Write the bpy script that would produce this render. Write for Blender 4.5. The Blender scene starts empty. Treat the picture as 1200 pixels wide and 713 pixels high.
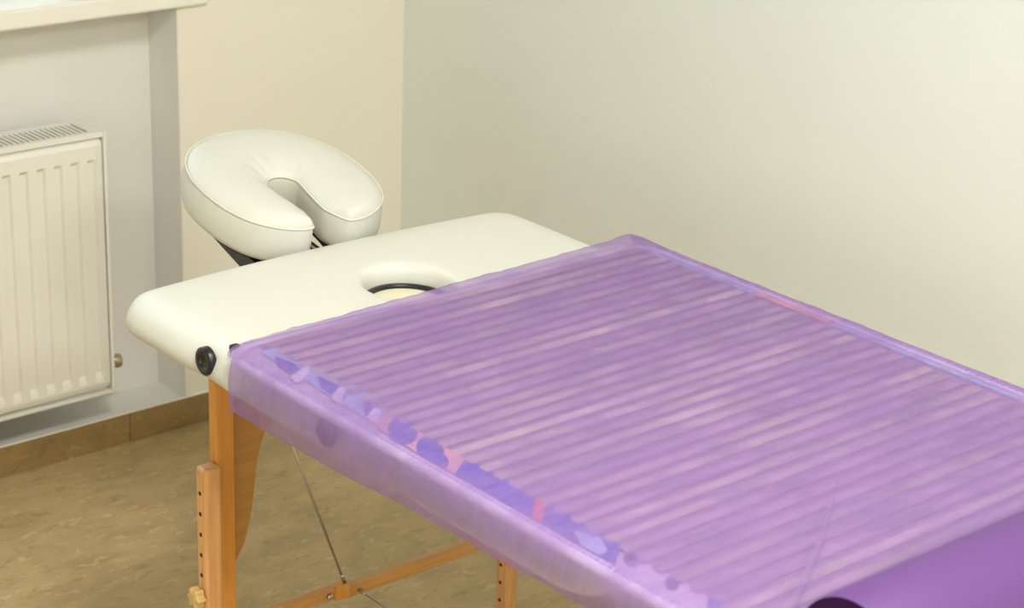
import bpy, bmesh, math, random
import numpy as np
from mathutils import Vector, Matrix, noise
random.seed(7)
S = bpy.context.scene
COL = S.collection
PI = math.pi

# ------------------------------------------------------------------ camera
F_PX = 2405.0
PITCH, ROLL, YAW = math.radians(20.83), math.radians(2.11), math.radians(40.84)
CAM = np.array([0.0, 0.0, 1.70])
_fw = np.array([math.sin(YAW)*math.cos(PITCH), math.cos(YAW)*math.cos(PITCH), -math.sin(PITCH)])
_r0 = np.array([math.cos(YAW), -math.sin(YAW), 0.0]); _u0 = np.cross(_r0, _fw)
_r = math.cos(ROLL)*_r0 + math.sin(ROLL)*_u0
_u = -math.sin(ROLL)*_r0 + math.cos(ROLL)*_u0
cd = bpy.data.cameras.new('camera'); cam = bpy.data.objects.new('camera', cd); COL.objects.link(cam)
cd.sensor_width = 36.0; cd.lens = F_PX/1200*36; cd.clip_start = 0.05; cd.clip_end = 60
cam.matrix_world = Matrix(((_r[0], _u[0], -_fw[0], CAM[0]), (_r[1], _u[1], -_fw[1], CAM[1]), (_r[2], _u[2], -_fw[2], CAM[2]), (0, 0, 0, 1)))
cd.dof.use_dof = True; cd.dof.focus_distance = 2.62; cd.dof.aperture_fstop = 9.0
S.camera = cam

def on_z(px, py, z):
    """photo pixel -> point on the horizontal plane at height z"""
    d = _fw + _r*(px-600)/F_PX - _u*(py-356.5)/F_PX
    k = (z-CAM[2])/d[2]
    return CAM + d*k

# ------------------------------------------------------------------ world, daylight, exposure
W = bpy.data.worlds.new('sky'); S.world = W; W.use_nodes = True
bg = W.node_tree.nodes['Background']; bg.inputs[0].default_value = (0.80, 0.92, 1.0, 1); bg.inputs[1].default_value = 1.0
vs = S.view_settings
vs.view_transform = 'Standard'; vs.look = 'None'; vs.gamma = 1.0; vs.use_curve_mapping = False; vs.exposure = -0.05

def area(name, loc, size, sy, power, color, direction):
    l = bpy.data.lights.new(name, 'AREA'); l.shape = 'RECTANGLE'; l.size = size; l.size_y = sy
    l.energy = power; l.color = color
    o = bpy.data.objects.new(name, l); COL.objects.link(o); o.location = loc
    o.rotation_euler = Vector(direction).to_track_quat('-Z', 'Y').to_euler()
    return o
area('window_daylight', (1.17, 3.56, 1.62), 1.5, 1.35, 16, (0.86, 0.95, 1.0), (0, -1, -0.10))
area('added_side_daylight', (-2.02, -0.1, 1.55), 2.0, 1.3, 44, (0.92, 0.97, 1.0), (1, 0, -0.05))  # added light at an assumed side opening, lifts the upright walls
LAMPS = [(0.90, 0.75), (0.60, -1.50)]
LAMP_POWER = [54, 72]
LAMP_COL = (1.0, 0.99, 0.955)
CEIL = 2.72

# ------------------------------------------------------------------ materials
MATS = {}
def new_mat(name):
    m = bpy.data.materials.new(name); m.use_nodes = True; MATS[name] = m
    nt = m.node_tree; b = nt.nodes['Principled BSDF']
    return m, nt, b
def rgb(c): return (c[0], c[1], c[2], 1)
def plain(name, col, rough=0.5, metal=0.0, coat=0.0, var=0.0, scale=20, bump=0.0, bscale=200, spec=0.5):
    m, nt, b = new_mat(name)
    b.inputs['Base Color'].default_value = rgb(col); b.inputs['Roughness'].default_value = rough
    b.inputs['Metallic'].default_value = metal; b.inputs['Coat Weight'].default_value = coat
    b.inputs['Specular IOR Level'].default_value = spec
    tc = nt.nodes.new('ShaderNodeTexCoord')
    if var:
        n = nt.nodes.new('ShaderNodeTexNoise'); n.inputs['Scale'].default_value = scale; n.inputs['Detail'].default_value = 4
        r = nt.nodes.new('ShaderNodeValToRGB')
        r.color_ramp.elements[0].position = 0.3; r.color_ramp.elements[1].position = 0.7
        r.color_ramp.elements[0].color = rgb([x*(1-var) for x in col]); r.color_ramp.elements[1].color = rgb([min(1, x*(1+var)) for x in col])
        nt.links.new(tc.outputs['Object'], n.inputs['Vector']); nt.links.new(n.outputs['Fac'], r.inputs['Fac']); nt.links.new(r.outputs['Color'], b.inputs['Base Color'])
    if bump:
        n2 = nt.nodes.new('ShaderNodeTexNoise'); n2.inputs['Scale'].default_value = bscale; n2.inputs['Detail'].default_value = 3
        bp = nt.nodes.new('ShaderNodeBump'); bp.inputs['Strength'].default_value = bump; bp.inputs['Distance'].default_value = 0.002
        nt.links.new(tc.outputs['Object'], n2.inputs['Vector']); nt.links.new(n2.outputs['Fac'], bp.inputs['Height']); nt.links.new(bp.outputs['Normal'], b.inputs['Normal'])
    return m
plain('cream_paint', (0.81, 0.785, 0.675), 0.75, var=0.015, scale=3, bump=0.12, bscale=160, spec=0.25)
plain('pale_green_paint', (0.755, 0.79, 0.745), 0.7, var=0.012, scale=3, bump=0.12, bscale=160, spec=0.3)
plain('niche_paint', (0.79, 0.775, 0.735), 0.7, var=0.015, scale=4, bump=0.1, bscale=160, spec=0.3)
plain('ceiling_paint', (0.85, 0.84, 0.79), 0.85, var=0.01)
plain('sill_plastic', (0.86, 0.84, 0.78), 0.35, var=0.01)
plain('radiator_enamel', (0.83, 0.815, 0.755), 0.35, coat=0.2, var=0.01)
plain('radiator_shade', (0.36, 0.34, 0.26), 0.7, var=0.05)
plain('vinyl', (0.655, 0.66, 0.59), 0.48, coat=0.05, var=0.012, scale=9, bump=0.10, bscale=420)
plain('vinyl_seam', (0.76, 0.73, 0.62), 0.5, var=0.04, scale=300)
plain('black_plastic', (0.012, 0.012, 0.012), 0.35, var=0.2, scale=60)
plain('black_fabric', (0.018, 0.018, 0.017), 0.8, var=0.3, scale=300, bump=0.4, bscale=900)
plain('steel', (0.55, 0.54, 0.52), 0.3, metal=1.0, var=0.05, scale=200)
plain('cable_steel', (0.50, 0.48, 0.43), 0.4, metal=0.9, var=0.2, scale=900)
plain('knob_plastic', (0.62, 0.42, 0.16), 0.4, var=0.06, scale=90)
plain('hole_shade', (0.05, 0.025, 0.01), 0.9, var=0.1)
plain('lining_cream', (0.74, 0.70, 0.52), 0.6, var=0.03, scale=30)
plain('mat_fabric', (0.44, 0.33, 0.44), 0.9, var=0.12, scale=60, bump=0.3, bscale=900)
plain('binding_white', (0.93, 0.90, 1.0), 0.75, var=0.03, scale=200, bump=0.3, bscale=700)
plain('mat_thread', (0.40, 0.30, 0.66), 0.8, var=0.1, scale=300)
plain('print_pale', (0.76, 0.66, 0.80), 0.8, var=0.05, scale=50)
plain('print_sky', (0.50, 0.68, 1.0), 0.8, var=0.12, scale=70)
plain('print_blue', (0.07, 0.10, 0.58), 0.8, var=0.25, scale=60)
plain('print_navy', (0.10, 0.07, 0.26), 0.8, var=0.2, scale=60)
plain('print_white', (0.93, 0.96, 1.0), 0.8, var=0.03, scale=50)
plain('print_peach', (0.95, 0.52, 0.47), 0.8, var=0.08, scale=50)
plain('print_red', (0.93, 0.16, 0.13), 0.8, var=0.05, scale=50)
plain('window_plastic', (0.85, 0.85, 0.83), 0.35, var=0.01)
plain('valve_metal', (0.42, 0.36, 0.25), 0.35, metal=0.6, var=0.05, scale=60)
plain('hem_grey', (0.22, 0.19, 0.17), 0.9, var=0.2, scale=200)
plain('rubber', (0.03, 0.03, 0.03), 0.8, var=0.1)
plain('weld_strip', (0.44, 0.32, 0.155), 0.6, var=0.1, scale=60)

def wood(name, c1, c2, axis):
    m, nt, b = new_mat(name)
    tc = nt.nodes.new('ShaderNodeTexCoord'); mp = nt.nodes.new('ShaderNodeMapping')
    sc = [26, 26, 26]; sc[axis] = 1.6; mp.inputs['Scale'].default_value = sc
    n = nt.nodes.new('ShaderNodeTexNoise'); n.inputs['Scale'].default_value = 4.5; n.inputs['Detail'].default_value = 6; n.inputs['Distortion'].default_value = 0.5
    r = nt.nodes.new('ShaderNodeValToRGB'); r.color_ramp.elements[0].position = 0.33; r.color_ramp.elements[1].position = 0.66
    r.color_ramp.elements[0].color = rgb(c1); r.color_ramp.elements[1].color = rgb(c2)
    L = nt.links.new
    L(tc.outputs['Object'], mp.inputs['Vector']); L(mp.outputs['Vector'], n.inputs['Vector']); L(n.outputs['Fac'], r.inputs['Fac']); L(r.outputs['Color'], b.inputs['Base Color'])
    b.inputs['Roughness'].default_value = 0.38; b.inputs['Coat Weight'].default_value = 0.25; b.inputs['Coat Roughness'].default_value = 0.3
    return m
wood('beech_post', (0.60, 0.245, 0.038), (0.72, 0.325, 0.062), 2)
wood('beech_light', (0.60, 0.295, 0.105), (0.73, 0.40, 0.16), 2)
wood('beech_bar', (0.53, 0.245, 0.065), (0.64, 0.335, 0.105), 0)
wood('plywood', (0.44, 0.21, 0.045), (0.50, 0.255, 0.062), 0)
wood('beech_rail', (0.50, 0.24, 0.06), (0.60, 0.31, 0.09), 1)

def lino(name, base, light, dark):
    m, nt, b = new_mat(name)
    L = nt.links.new
    tc = nt.nodes.new('ShaderNodeTexCoord')
    mp = nt.nodes.new('ShaderNodeMapping'); mp.inputs['Rotation'].default_value = (0, 0, 0.35); mp.inputs['Scale'].default_value = (1.0, 2.1, 1.4)
    L(tc.outputs['Object'], mp.inputs['Vector'])
    def nz(scale, det, dist=0.0):
        n = nt.nodes.new('ShaderNodeTexNoise'); n.inputs['Scale'].default_value = scale; n.inputs['Detail'].default_value = det; n.inputs['Distortion'].default_value = dist
        L(mp.outputs['Vector'], n.inputs['Vector']); return n
    def ramp(n, p0, c0, p1, c1):
        r = nt.nodes.new('ShaderNodeValToRGB'); r.color_ramp.elements[0].position = p0; r.color_ramp.elements[1].position = p1
        r.color_ramp.elements[0].color = c0; r.color_ramp.elements[1].color = c1; L(n.outputs['Fac'], r.inputs['Fac']); return r
    a = ramp(nz(9, 6, 0.6), 0.32, rgb([x*0.86 for x in base]), 0.68, rgb([x*1.12 for x in base]))
    fl = ramp(nz(30, 3, 1.2), 0.58, (0, 0, 0, 1), 0.72, (1, 1, 1, 1))
    fd = ramp(nz(27, 4, 1.0), 0.28, (1, 1, 1, 1), 0.42, (0, 0, 0, 1))
    fine = ramp(nz(240, 2), 0.3, (0.88, 0.88, 0.88, 1), 0.7, (1.1, 1.1, 1.1, 1))
    def mix(f, c0, c1, k):
        mu = nt.nodes.new('ShaderNodeMath'); mu.operation = 'MULTIPLY'; mu.inputs[1].default_value = k; L(f.outputs['Color'], mu.inputs[0])
        x = nt.nodes.new('ShaderNodeMix'); x.data_type = 'RGBA'; L(mu.outputs[0], x.inputs['Factor'])
        L(c0, x.inputs['A']); x.inputs['B'].default_value = c1; return x.outputs['Result']
    c = mix(fl, a.outputs['Color'], rgb(light), 0.55)
    c = mix(fd, c, rgb(dark), 0.55)
    mm = nt.nodes.new('ShaderNodeMix'); mm.data_type = 'RGBA'; mm.blend_type = 'MULTIPLY'; mm.inputs['Factor'].default_value = 1
    L(c, mm.inputs['A']); L(fine.outputs['Color'], mm.inputs['B']); L(mm.outputs['Result'], b.inputs['Base Color'])
    b.inputs['Roughness'].default_value = 0.42
    return m
lino('floor_lino', (0.485, 0.355, 0.175), (0.72, 0.58, 0.36), (0.28, 0.19, 0.082))
lino('skirt_lino', (0.295, 0.195, 0.078), (0.45, 0.32, 0.15), (0.20, 0.125, 0.045))

def nonwoven(name, col, a_lo, a_hi, trans=0.35):
    """thin spun-bonded sheet: fibres (diffuse + translucent) with open pores"""
    m, nt, b = new_mat(name); nt.nodes.remove(b)
    L = nt.links.new; out = nt.nodes['Material Output']
    tc = nt.nodes.new('ShaderNodeTexCoord')
    n1 = nt.nodes.new('ShaderNodeTexNoise'); n1.inputs['Scale'].default_value = 6.5; n1.inputs['Detail'].default_value = 4; n1.inputs['Distortion'].default_value = 0.5
    n2 = nt.nodes.new('ShaderNodeTexNoise'); n2.inputs['Scale'].default_value = 420; n2.inputs['Detail'].default_value = 3
    L(tc.outputs['Object'], n1.inputs['Vector']); L(tc.outputs['Object'], n2.inputs['Vector'])
    mp = nt.nodes.new('ShaderNodeMapping'); mp.inputs['Scale'].default_value = (14, 48, 14); mp.inputs['Rotation'].default_value = (0, 0, 0.03)
    n3 = nt.nodes.new('ShaderNodeTexNoise'); n3.inputs['Scale'].default_value = 1.0; n3.inputs['Detail'].default_value = 3
    L(tc.outputs['Object'], mp.inputs['Vector']); L(mp.outputs['Vector'], n3.inputs['Vector'])
    a0 = nt.nodes.new('ShaderNodeMath'); a0.operation = 'MULTIPLY_ADD'; a0.inputs[1].default_value = 0.55
    a00 = nt.nodes.new('ShaderNodeMath'); a00.operation = 'MULTIPLY'; a00.inputs[1].default_value = 0.55
    L(n1.outputs['Fac'], a00.inputs[0]); L(n3.outputs['Fac'], a0.inputs[0]); L(a00.outputs[0], a0.inputs[2])
    ad = nt.nodes.new('ShaderNodeMath'); ad.operation = 'MULTIPLY_ADD'; ad.inputs[1].default_value = 0.07; L(n2.outputs['Fac'], ad.inputs[0]); L(a0.outputs[0], ad.inputs[2])
    mr = nt.nodes.new('ShaderNodeMapRange'); mr.inputs['From Min'].default_value = 0.44; mr.inputs['From Max'].default_value = 0.74
    mr.inputs['To Min'].default_value = a_lo; mr.inputs['To Max'].default_value = a_hi; L(ad.outputs[0], mr.inputs['Value'])
    d = nt.nodes.new('ShaderNodeBsdfDiffuse'); d.inputs['Color'].default_value = rgb(col)
    t = nt.nodes.new('ShaderNodeBsdfTranslucent'); t.inputs['Color'].default_value = rgb(col)
    g = nt.nodes.new('ShaderNodeBsdfGlossy'); g.inputs['Roughness'].default_value = 0.5; g.inputs['Color'].default_value = (0.9, 0.88, 1, 1)
    tr = nt.nodes.new('ShaderNodeBsdfTransparent'); tr.inputs['Color'].default_value = (1.0, 0.97, 1.0, 1)
    bp = nt.nodes.new('ShaderNodeBump'); bp.inputs['Strength'].default_value = 0.10; bp.inputs['Distance'].default_value = 0.001
    L(n2.outputs['Fac'], bp.inputs['Height'])
    for s_ in (d, t, g): L(bp.outputs['Normal'], s_.inputs['Normal'])
    m1 = nt.nodes.new('ShaderNodeMixShader'); m1.inputs[0].default_value = trans; L(d.outputs[0], m1.inputs[1]); L(t.outputs[0], m1.inputs[2])
    m2 = nt.nodes.new('ShaderNodeMixShader'); m2.inputs[0].default_value = 0.04; L(m1.outputs[0], m2.inputs[1]); L(g.outputs[0], m2.inputs[2])
    m3 = nt.nodes.new('ShaderNodeMixShader'); L(mr.outputs[0], m3.inputs[0]); L(tr.outputs[0], m3.inputs[1]); L(m2.outputs[0], m3.inputs[2])
    L(m3.outputs[0], out.inputs['Surface'])
    return m
nonwoven('purple_nonwoven', (0.36, 0.22, 0.50), 0.54, 0.80)
nonwoven('purple_fold', (0.41, 0.29, 0.56), 0.30, 0.50)
plain('purple_roll', (0.115, 0.044, 0.185), 0.6, var=0.05, scale=5, bump=0.25, bscale=500, spec=0.4)

def spiral_mat():
    m, nt, b = new_mat('roll_edge'); L = nt.links.new
    tc = nt.nodes.new('ShaderNodeTexCoord'); w = nt.nodes.new('ShaderNodeTexWave'); w.wave_type = 'RINGS'; w.rings_direction = 'X'
    w.inputs['Scale'].default_value = 120; w.inputs['Distortion'].default_value = 1.5
    r = nt.nodes.new('ShaderNodeValToRGB'); r.color_ramp.elements[0].color = (0.026, 0.006, 0.045, 1); r.color_ramp.elements[1].color = (0.045, 0.010, 0.075, 1)
    L(tc.outputs['Object'], w.inputs['Vector']); L(w.outputs['Fac'], r.inputs['Fac']); L(r.outputs['Color'], b.inputs['Base Color'])
    b.inputs['Roughness'].default_value = 0.95; b.inputs['Specular IOR Level'].default_value = 0.1
spiral_mat()

def glass_mat():
    m, nt, b = new_mat('window_glass'); nt.nodes.remove(b); out = nt.nodes['Material Output']
    t = nt.nodes.new('ShaderNodeBsdfTransparent'); t.inputs['Color'].default_value = (0.96, 0.98, 0.97, 1)
    g = nt.nodes.new('ShaderNodeBsdfGlossy'); g.inputs['Roughness'].default_value = 0.02
    f = nt.nodes.new('ShaderNodeFresnel'); mx = nt.nodes.new('ShaderNodeMixShader')
    nt.links.new(f.outputs[0], mx.inputs[0]); nt.links.new(t.outputs[0], mx.inputs[1]); nt.links.new(g.outputs[0], mx.inputs[2]); nt.links.new(mx.outputs[0], out.inputs['Surface'])
glass_mat()
def lamp_mat():
    m, nt, b = new_mat('lamp_diffuser'); b.inputs['Base Color'].default_value = (0.9, 0.9, 0.88, 1)
    b.inputs['Emission Color'].default_value = (1.0, 0.93, 0.82, 1); b.inputs['Emission Strength'].default_value = 3.0
lamp_mat()

# ------------------------------------------------------------------ object helpers
def link_mesh(name, me, mat, parent=None, loc=None, smooth=False):
    o = bpy.data.objects.new(name, me); COL.objects.link(o)
    if mat and not me.materials: me.materials.append(MATS[mat])
    if parent is not None: o.parent = parent
    if loc is not None: o.location = loc
    if smooth:
        for p in me.polygons: p.use_smooth = True
    return o
def py_mesh(name, verts, faces):
    me = bpy.data.meshes.new(name); me.from_pydata([tuple(map(float, v)) for v in verts], [], faces); me.update()
    bm = bmesh.new(); bm.from_mesh(me); bmesh.ops.recalc_face_normals(bm, faces=bm.faces); bm.to_mesh(me); bm.free()
    return me
def bm_mesh(name, bm):
    bmesh.ops.recalc_face_normals(bm, faces=bm.faces)
    me = bpy.data.meshes.new(name); bm.to_mesh(me); bm.free(); return me
def add_box(bm, x0, x1, y0, y1, z0, z1, bev=0.0, seg=2):
    v = [bm.verts.new((x, y, z)) for x in (x0, x1) for y in (y0, y1) for z in (z0, z1)]
    fs = [bm.faces.new([v[i] for i in q]) for q in ((0, 1, 3, 2), (4, 6, 7, 5), (0, 4, 5, 1), (2, 3, 7, 6), (0, 2, 6, 4), (1, 5, 7, 3))]
    if bev:
        es = list({e for f in fs for e in f.edges})
        bmesh.ops.recalc_face_normals(bm, faces=fs)
        bmesh.ops.bevel(bm, geom=es, offset=bev, segments=seg, profile=0.5, affect='EDGES')
def box(name, x0, x1, y0, y1, z0, z1, mat, parent=None, bev=0.0, seg=2, smooth=False):
    bm = bmesh.new(); add_box(bm, x0, x1, y0, y1, z0, z1, bev, seg)
    return link_mesh(name, bm_mesh(name, bm), mat, parent, smooth=smooth)
def add_tube(bm, pts, rad, n=10, closed=False):
    pts = [Vector(p) for p in pts]; rings = []
    m = len(pts); up = None
    for i, p in enumerate(pts):
        a = pts[(i-1) % m] if (closed or i > 0) else p
        b = pts[(i+1) % m] if (closed or i < m-1) else p
        t = (b-a).normalized()
        if up is None:
            up = Vector((0, 0, 1)) if abs(t.z) < 0.9 else Vector((1, 0, 0))
        s = t.cross(up).normalized(); up = s.cross(t).normalized()
        r = rad[i] if isinstance(rad, (list, tuple)) else rad
        rings.append([bm.verts.new(p + s*math.cos(k*2*PI/n)*r + up*math.sin(k*2*PI/n)*r) for k in range(n)])
    for i in range(m if closed else m-1):
        A, B = rings[i], rings[(i+1) % m]
        for k in range(n): bm.faces.new((A[k], A[(k+1) % n], B[(k+1) % n], B[k]))
    if not closed:
        bm.faces.new(rings[0]); bm.faces.new(list(reversed(rings[-1])))
def tube(name, pts, rad, mat, parent=None, n=10, closed=False):
    bm = bmesh.new(); add_tube(bm, pts, rad, n, closed); return link_mesh(name, bm_mesh(name, bm), mat, parent, smooth=True)
def extrude_poly(name, pts2, place, thick, mat, parent=None):
    """pts2: outline; place(u, v, w) -> xyz with w = 0 or thick"""
    n = len(pts2)
    v = [place(u, w, 0) for u, w in pts2] + [place(u, w, thick) for u, w in pts2]
    f = [tuple(range(n)), tuple(range(2*n-1, n-1, -1))] + [(i, (i+1) % n, n+(i+1) % n, n+i) for i in range(n)]
    return link_mesh(name, py_mesh(name, v, f), mat, parent)
def lathe(bm, prof, axis_o, axis_d, n=24):
    """prof: (radius, distance along axis); closed at both ends"""
    d = Vector(axis_d).normalized(); s = d.orthogonal().normalized(); t = d.cross(s); o = Vector(axis_o)
    rings = []
    for r, h in prof:
        rings.append([bm.verts.new(o + d*h + (s*math.cos(k*2*PI/n)+t*math.sin(k*2*PI/n))*max(r, 1e-5)) for k in range(n)])
    for a, b in zip(rings, rings[1:]):
        for k in range(n): bm.faces.new((a[k], a[(k+1) % n], b[(k+1) % n], b[k]))
    bm.faces.new(rings[0]); bm.faces.new(rings[-1])
def lathe_obj(name, prof, o, d, mat, parent=None, n=24):
    bm = bmesh.new(); lathe(bm, prof, o, d, n); return link_mesh(name, bm_mesh(name, bm), mat, parent, smooth=True)
def thing(name, label, cat, loc=(0, 0, 0), group=None):
    o = bpy.data.objects.new(name, None); COL.objects.link(o); o.location = loc; o.empty_display_size = 0.1
    o['label'] = label; o['category'] = cat
    if group: o['group'] = group
    return o
def tag(o, label, cat, group=None):
    o['label'] = label; o['category'] = cat
    if group: o['group'] = group
    return o
def structure(o, label, cat):
    o['kind'] = 'structure'; o['label'] = label; o['category'] = cat; return o
def re_parent(root):
    """meshes are written in world space: move them into their thing's frame"""
    inv = Matrix.Translation(root.location).inverted()
    for ch in root.children:
        ch.matrix_parent_inverse = inv

# ------------------------------------------------------------------ the room
YW, XR, XL, YB = 3.2336, 2.479, -1.75, -2.35
NX0, NX1, NY = 0.42, 1.954, 3.338          # radiator niche
SILL0, SILL1 = 0.8445, 0.881
SK = 0.0615
WX0, WX1, WZ1 = 0.42, 1.93, 2.30
fl = box('floor', XL-0.1, XR+0.1, YB-0.1, YW+0.02, -0.06, 0.0, 'floor_lino')
structure(fl, 'tan mottled linoleum floor with darker flecks', 'floor')
ws = box('weld_seam', XL, XR, 3.0685, 3.0705, 0.0, 0.0003, 'weld_strip', fl)
structure(box('ceiling', XL-0.1, XR+0.1, YB-0.1, YW+0.42, CEIL, CEIL+0.08, 'ceiling_paint'), 'white painted ceiling', 'ceiling')
structure(box('wall_right', XR, XR+0.1, YB-0.1, YW+0.42, -0.06, CEIL+0.08, 'pale_green_paint'), 'blank pale cream green wall running beside the massage table', 'wall')
bm = bmesh.new()
add_box(bm, XL-0.2, XL, YB-0.1, -1.1, -0.06, CEIL+0.08); add_box(bm, XL-0.2, XL, 0.9, YW+0.42, -0.06, CEIL+0.08)
add_box(bm, XL-0.2, XL, -1.1, 0.9, -0.06, 0.9); add_box(bm, XL-0.2, XL, -1.1, 0.9, 2.2, CEIL+0.08)
structure(link_mesh('wall_left', bm_mesh('wall_left', bm), 'cream_paint'), 'cream wall with an added wide window facing the long side of the massage table', 'wall')
structure(box('wall_back', XL, XR, YB-0.1, YB, -0.06, CEIL+0.08, 'cream_paint'), 'plain cream wall opposite the window', 'wall')
Y2 = YW+0.42
wr = structure(box('wall_window', NX1, XR, YW, Y2, -0.06, CEIL, 'cream_paint'), 'cream wall between the radiator niche and the room corner', 'wall')
wf = structure(box('wall_window_far', XL, NX0, YW, Y2, -0.06, CEIL, 'cream_paint'), 'cream wall beyond the window and niche', 'wall')
structure(box('wall_lintel', NX0, NX1, YW, Y2, WZ1, CEIL, 'cream_paint'), 'cream wall band above the window', 'wall')
structure(box('wall_plinth', NX0, NX1, YW, NY+0.002, -0.06, SK-0.002, 'niche_paint'), 'low white wall ledge under the radiator niche', 'wall')
nb = structure(box('wall_niche', NX0, NX1, NY, Y2, -0.06, SILL1-0.004, 'niche_paint'), 'pale grey wall at the back of the radiator niche', 'wall')
box('niche_side', NX1-0.0025, NX1-0.0002, YW+0.0005, NY, SK-0.002, SILL0, 'niche_paint', wr)
box('niche_side', NX0+0.0002, NX0+0.0025, YW+0.0005, NY, SK-0.002, SILL0, 'niche_paint', wf)
# skirting, two panels butted at a joint
JX = 1.823
bm = bmesh.new(); add_box(bm, XL, JX-0.0006, YW-0.004, YW, 0.0, SK, 0.001, 1)
bb = structure(link_mesh('baseboard_window', bm_mesh('baseboard_window', bm), 'skirt_lino'), 'brown linoleum skirting strip below the radiator niche', 'baseboard')
box('skirting_panel', JX+0.0006, XR, YW-0.004, YW, 0.0, SK, 'skirt_lino', bb, 0.001, 1)
box('top_bead', XL, XR, YW-0.005, YW-0.0002, SK, SK+0.0025, 'sill_plastic', bb)
structure(box('baseboard_right', XR-0.004, XR, YB, YW-0.006, 0.0, SK, 'skirt_lino', bev=0.001, seg=1), 'brown linoleum skirting strip along the blank wall', 'baseboard')
structure(box('trim_1', NX0-0.06, 2.014, YW-0.012, NY+0.20, SILL0, SILL1, 'sill_plastic', bev=0.006, seg=3, smooth=False), 'white plastic window sill above the radiator', 'window sill')
# window (above the sill, out of frame)
win = bpy.data.objects.new('window_1', None); COL.objects.link(win); structure(win, 'white plastic window above the sill', 'window')
bm = bmesh.new(); fy0, fy1, fw_ = 3.45, 3.51, 0.06
add_box(bm, WX0-0.06, WX0+fw_, fy0, fy1, SILL1, WZ1); add_box(bm, WX1-fw_, WX1+0.02, fy0, fy1, SILL1, WZ1)
add_box(bm, WX0+fw_, WX1-fw_, fy0, fy1, SILL1, SILL1+fw_); add_box(bm, WX0+fw_, WX1-fw_, fy0, fy1, WZ1-fw_, WZ1)
add_box(bm, 1.14, 1.22, fy0, fy1, SILL1+fw_, WZ1-fw_)
link_mesh('window_frame', bm_mesh('window_frame', bm), 'window_plastic', win)
for a, b in ((WX0+fw_, 1.14), (1.22, WX1-fw_)):
    box('pane', a, b, 3.478, 3.482, SILL1+fw_, WZ1-fw_, 'window_glass', win)
win2 = bpy.data.objects.new('added_window', None); COL.objects.link(win2); structure(win2, 'wide white plastic window added out of view to light the room, facing the table side', 'window')  # assumed, unseen; added so more light reaches the vertical surfaces
bm = bmesh.new()
for a, b in ((-1.1, -1.04), (-0.13, -0.07), (0.84, 0.9)): add_box(bm, XL-0.15, XL-0.09, a, b, 0.9, 2.2)
for a, b in ((0.9, 0.96), (2.14, 2.2)):
    add_box(bm, XL-0.15, XL-0.09, -1.04, -0.13, a, b); add_box(bm, XL-0.15, XL-0.09, -0.07, 0.84, a, b)
link_mesh('window_frame', bm_mesh('window_frame', bm), 'window_plastic', win2)
for a, b in ((-1.04, -0.13), (-0.07, 0.84)): box('pane', XL-0.122, XL-0.118, a, b, 0.96, 2.14, 'window_glass', win2)
# ceiling lamps
for (lx, ly), pw in zip(LAMPS, LAMP_POWER):
    t = thing('ceiling_lamp', 'square white ceiling panel lamp on the window side of the room' if ly > 0 else 'square white ceiling panel lamp by the wall opposite the sill', 'lamp', (lx, ly, CEIL), 'ceiling panel lamps')
    bm = bmesh.new()
    for s_ in (-1, 1):
        add_box(bm, lx+s_*0.29-0.012, lx+s_*0.29+0.012, ly-0.302, ly+0.302, CEIL-0.03, CEIL)
        add_box(bm, lx-0.278, lx+0.278, ly+s_*0.29-0.012, ly+s_*0.29+0.012, CEIL-0.03, CEIL)
    link_mesh('frame', bm_mesh('frame', bm), 'window_plastic', t)
    box('diffuser', lx-0.278, lx+0.278, ly-0.278, ly+0.278, CEIL-0.02, CEIL-0.012, 'lamp_diffuser', t)
    re_parent(t)
    area('lamp_light', (lx, ly, CEIL-0.035), 0.56, 0.56, pw, LAMP_COL, (0, 0, -1))

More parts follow.
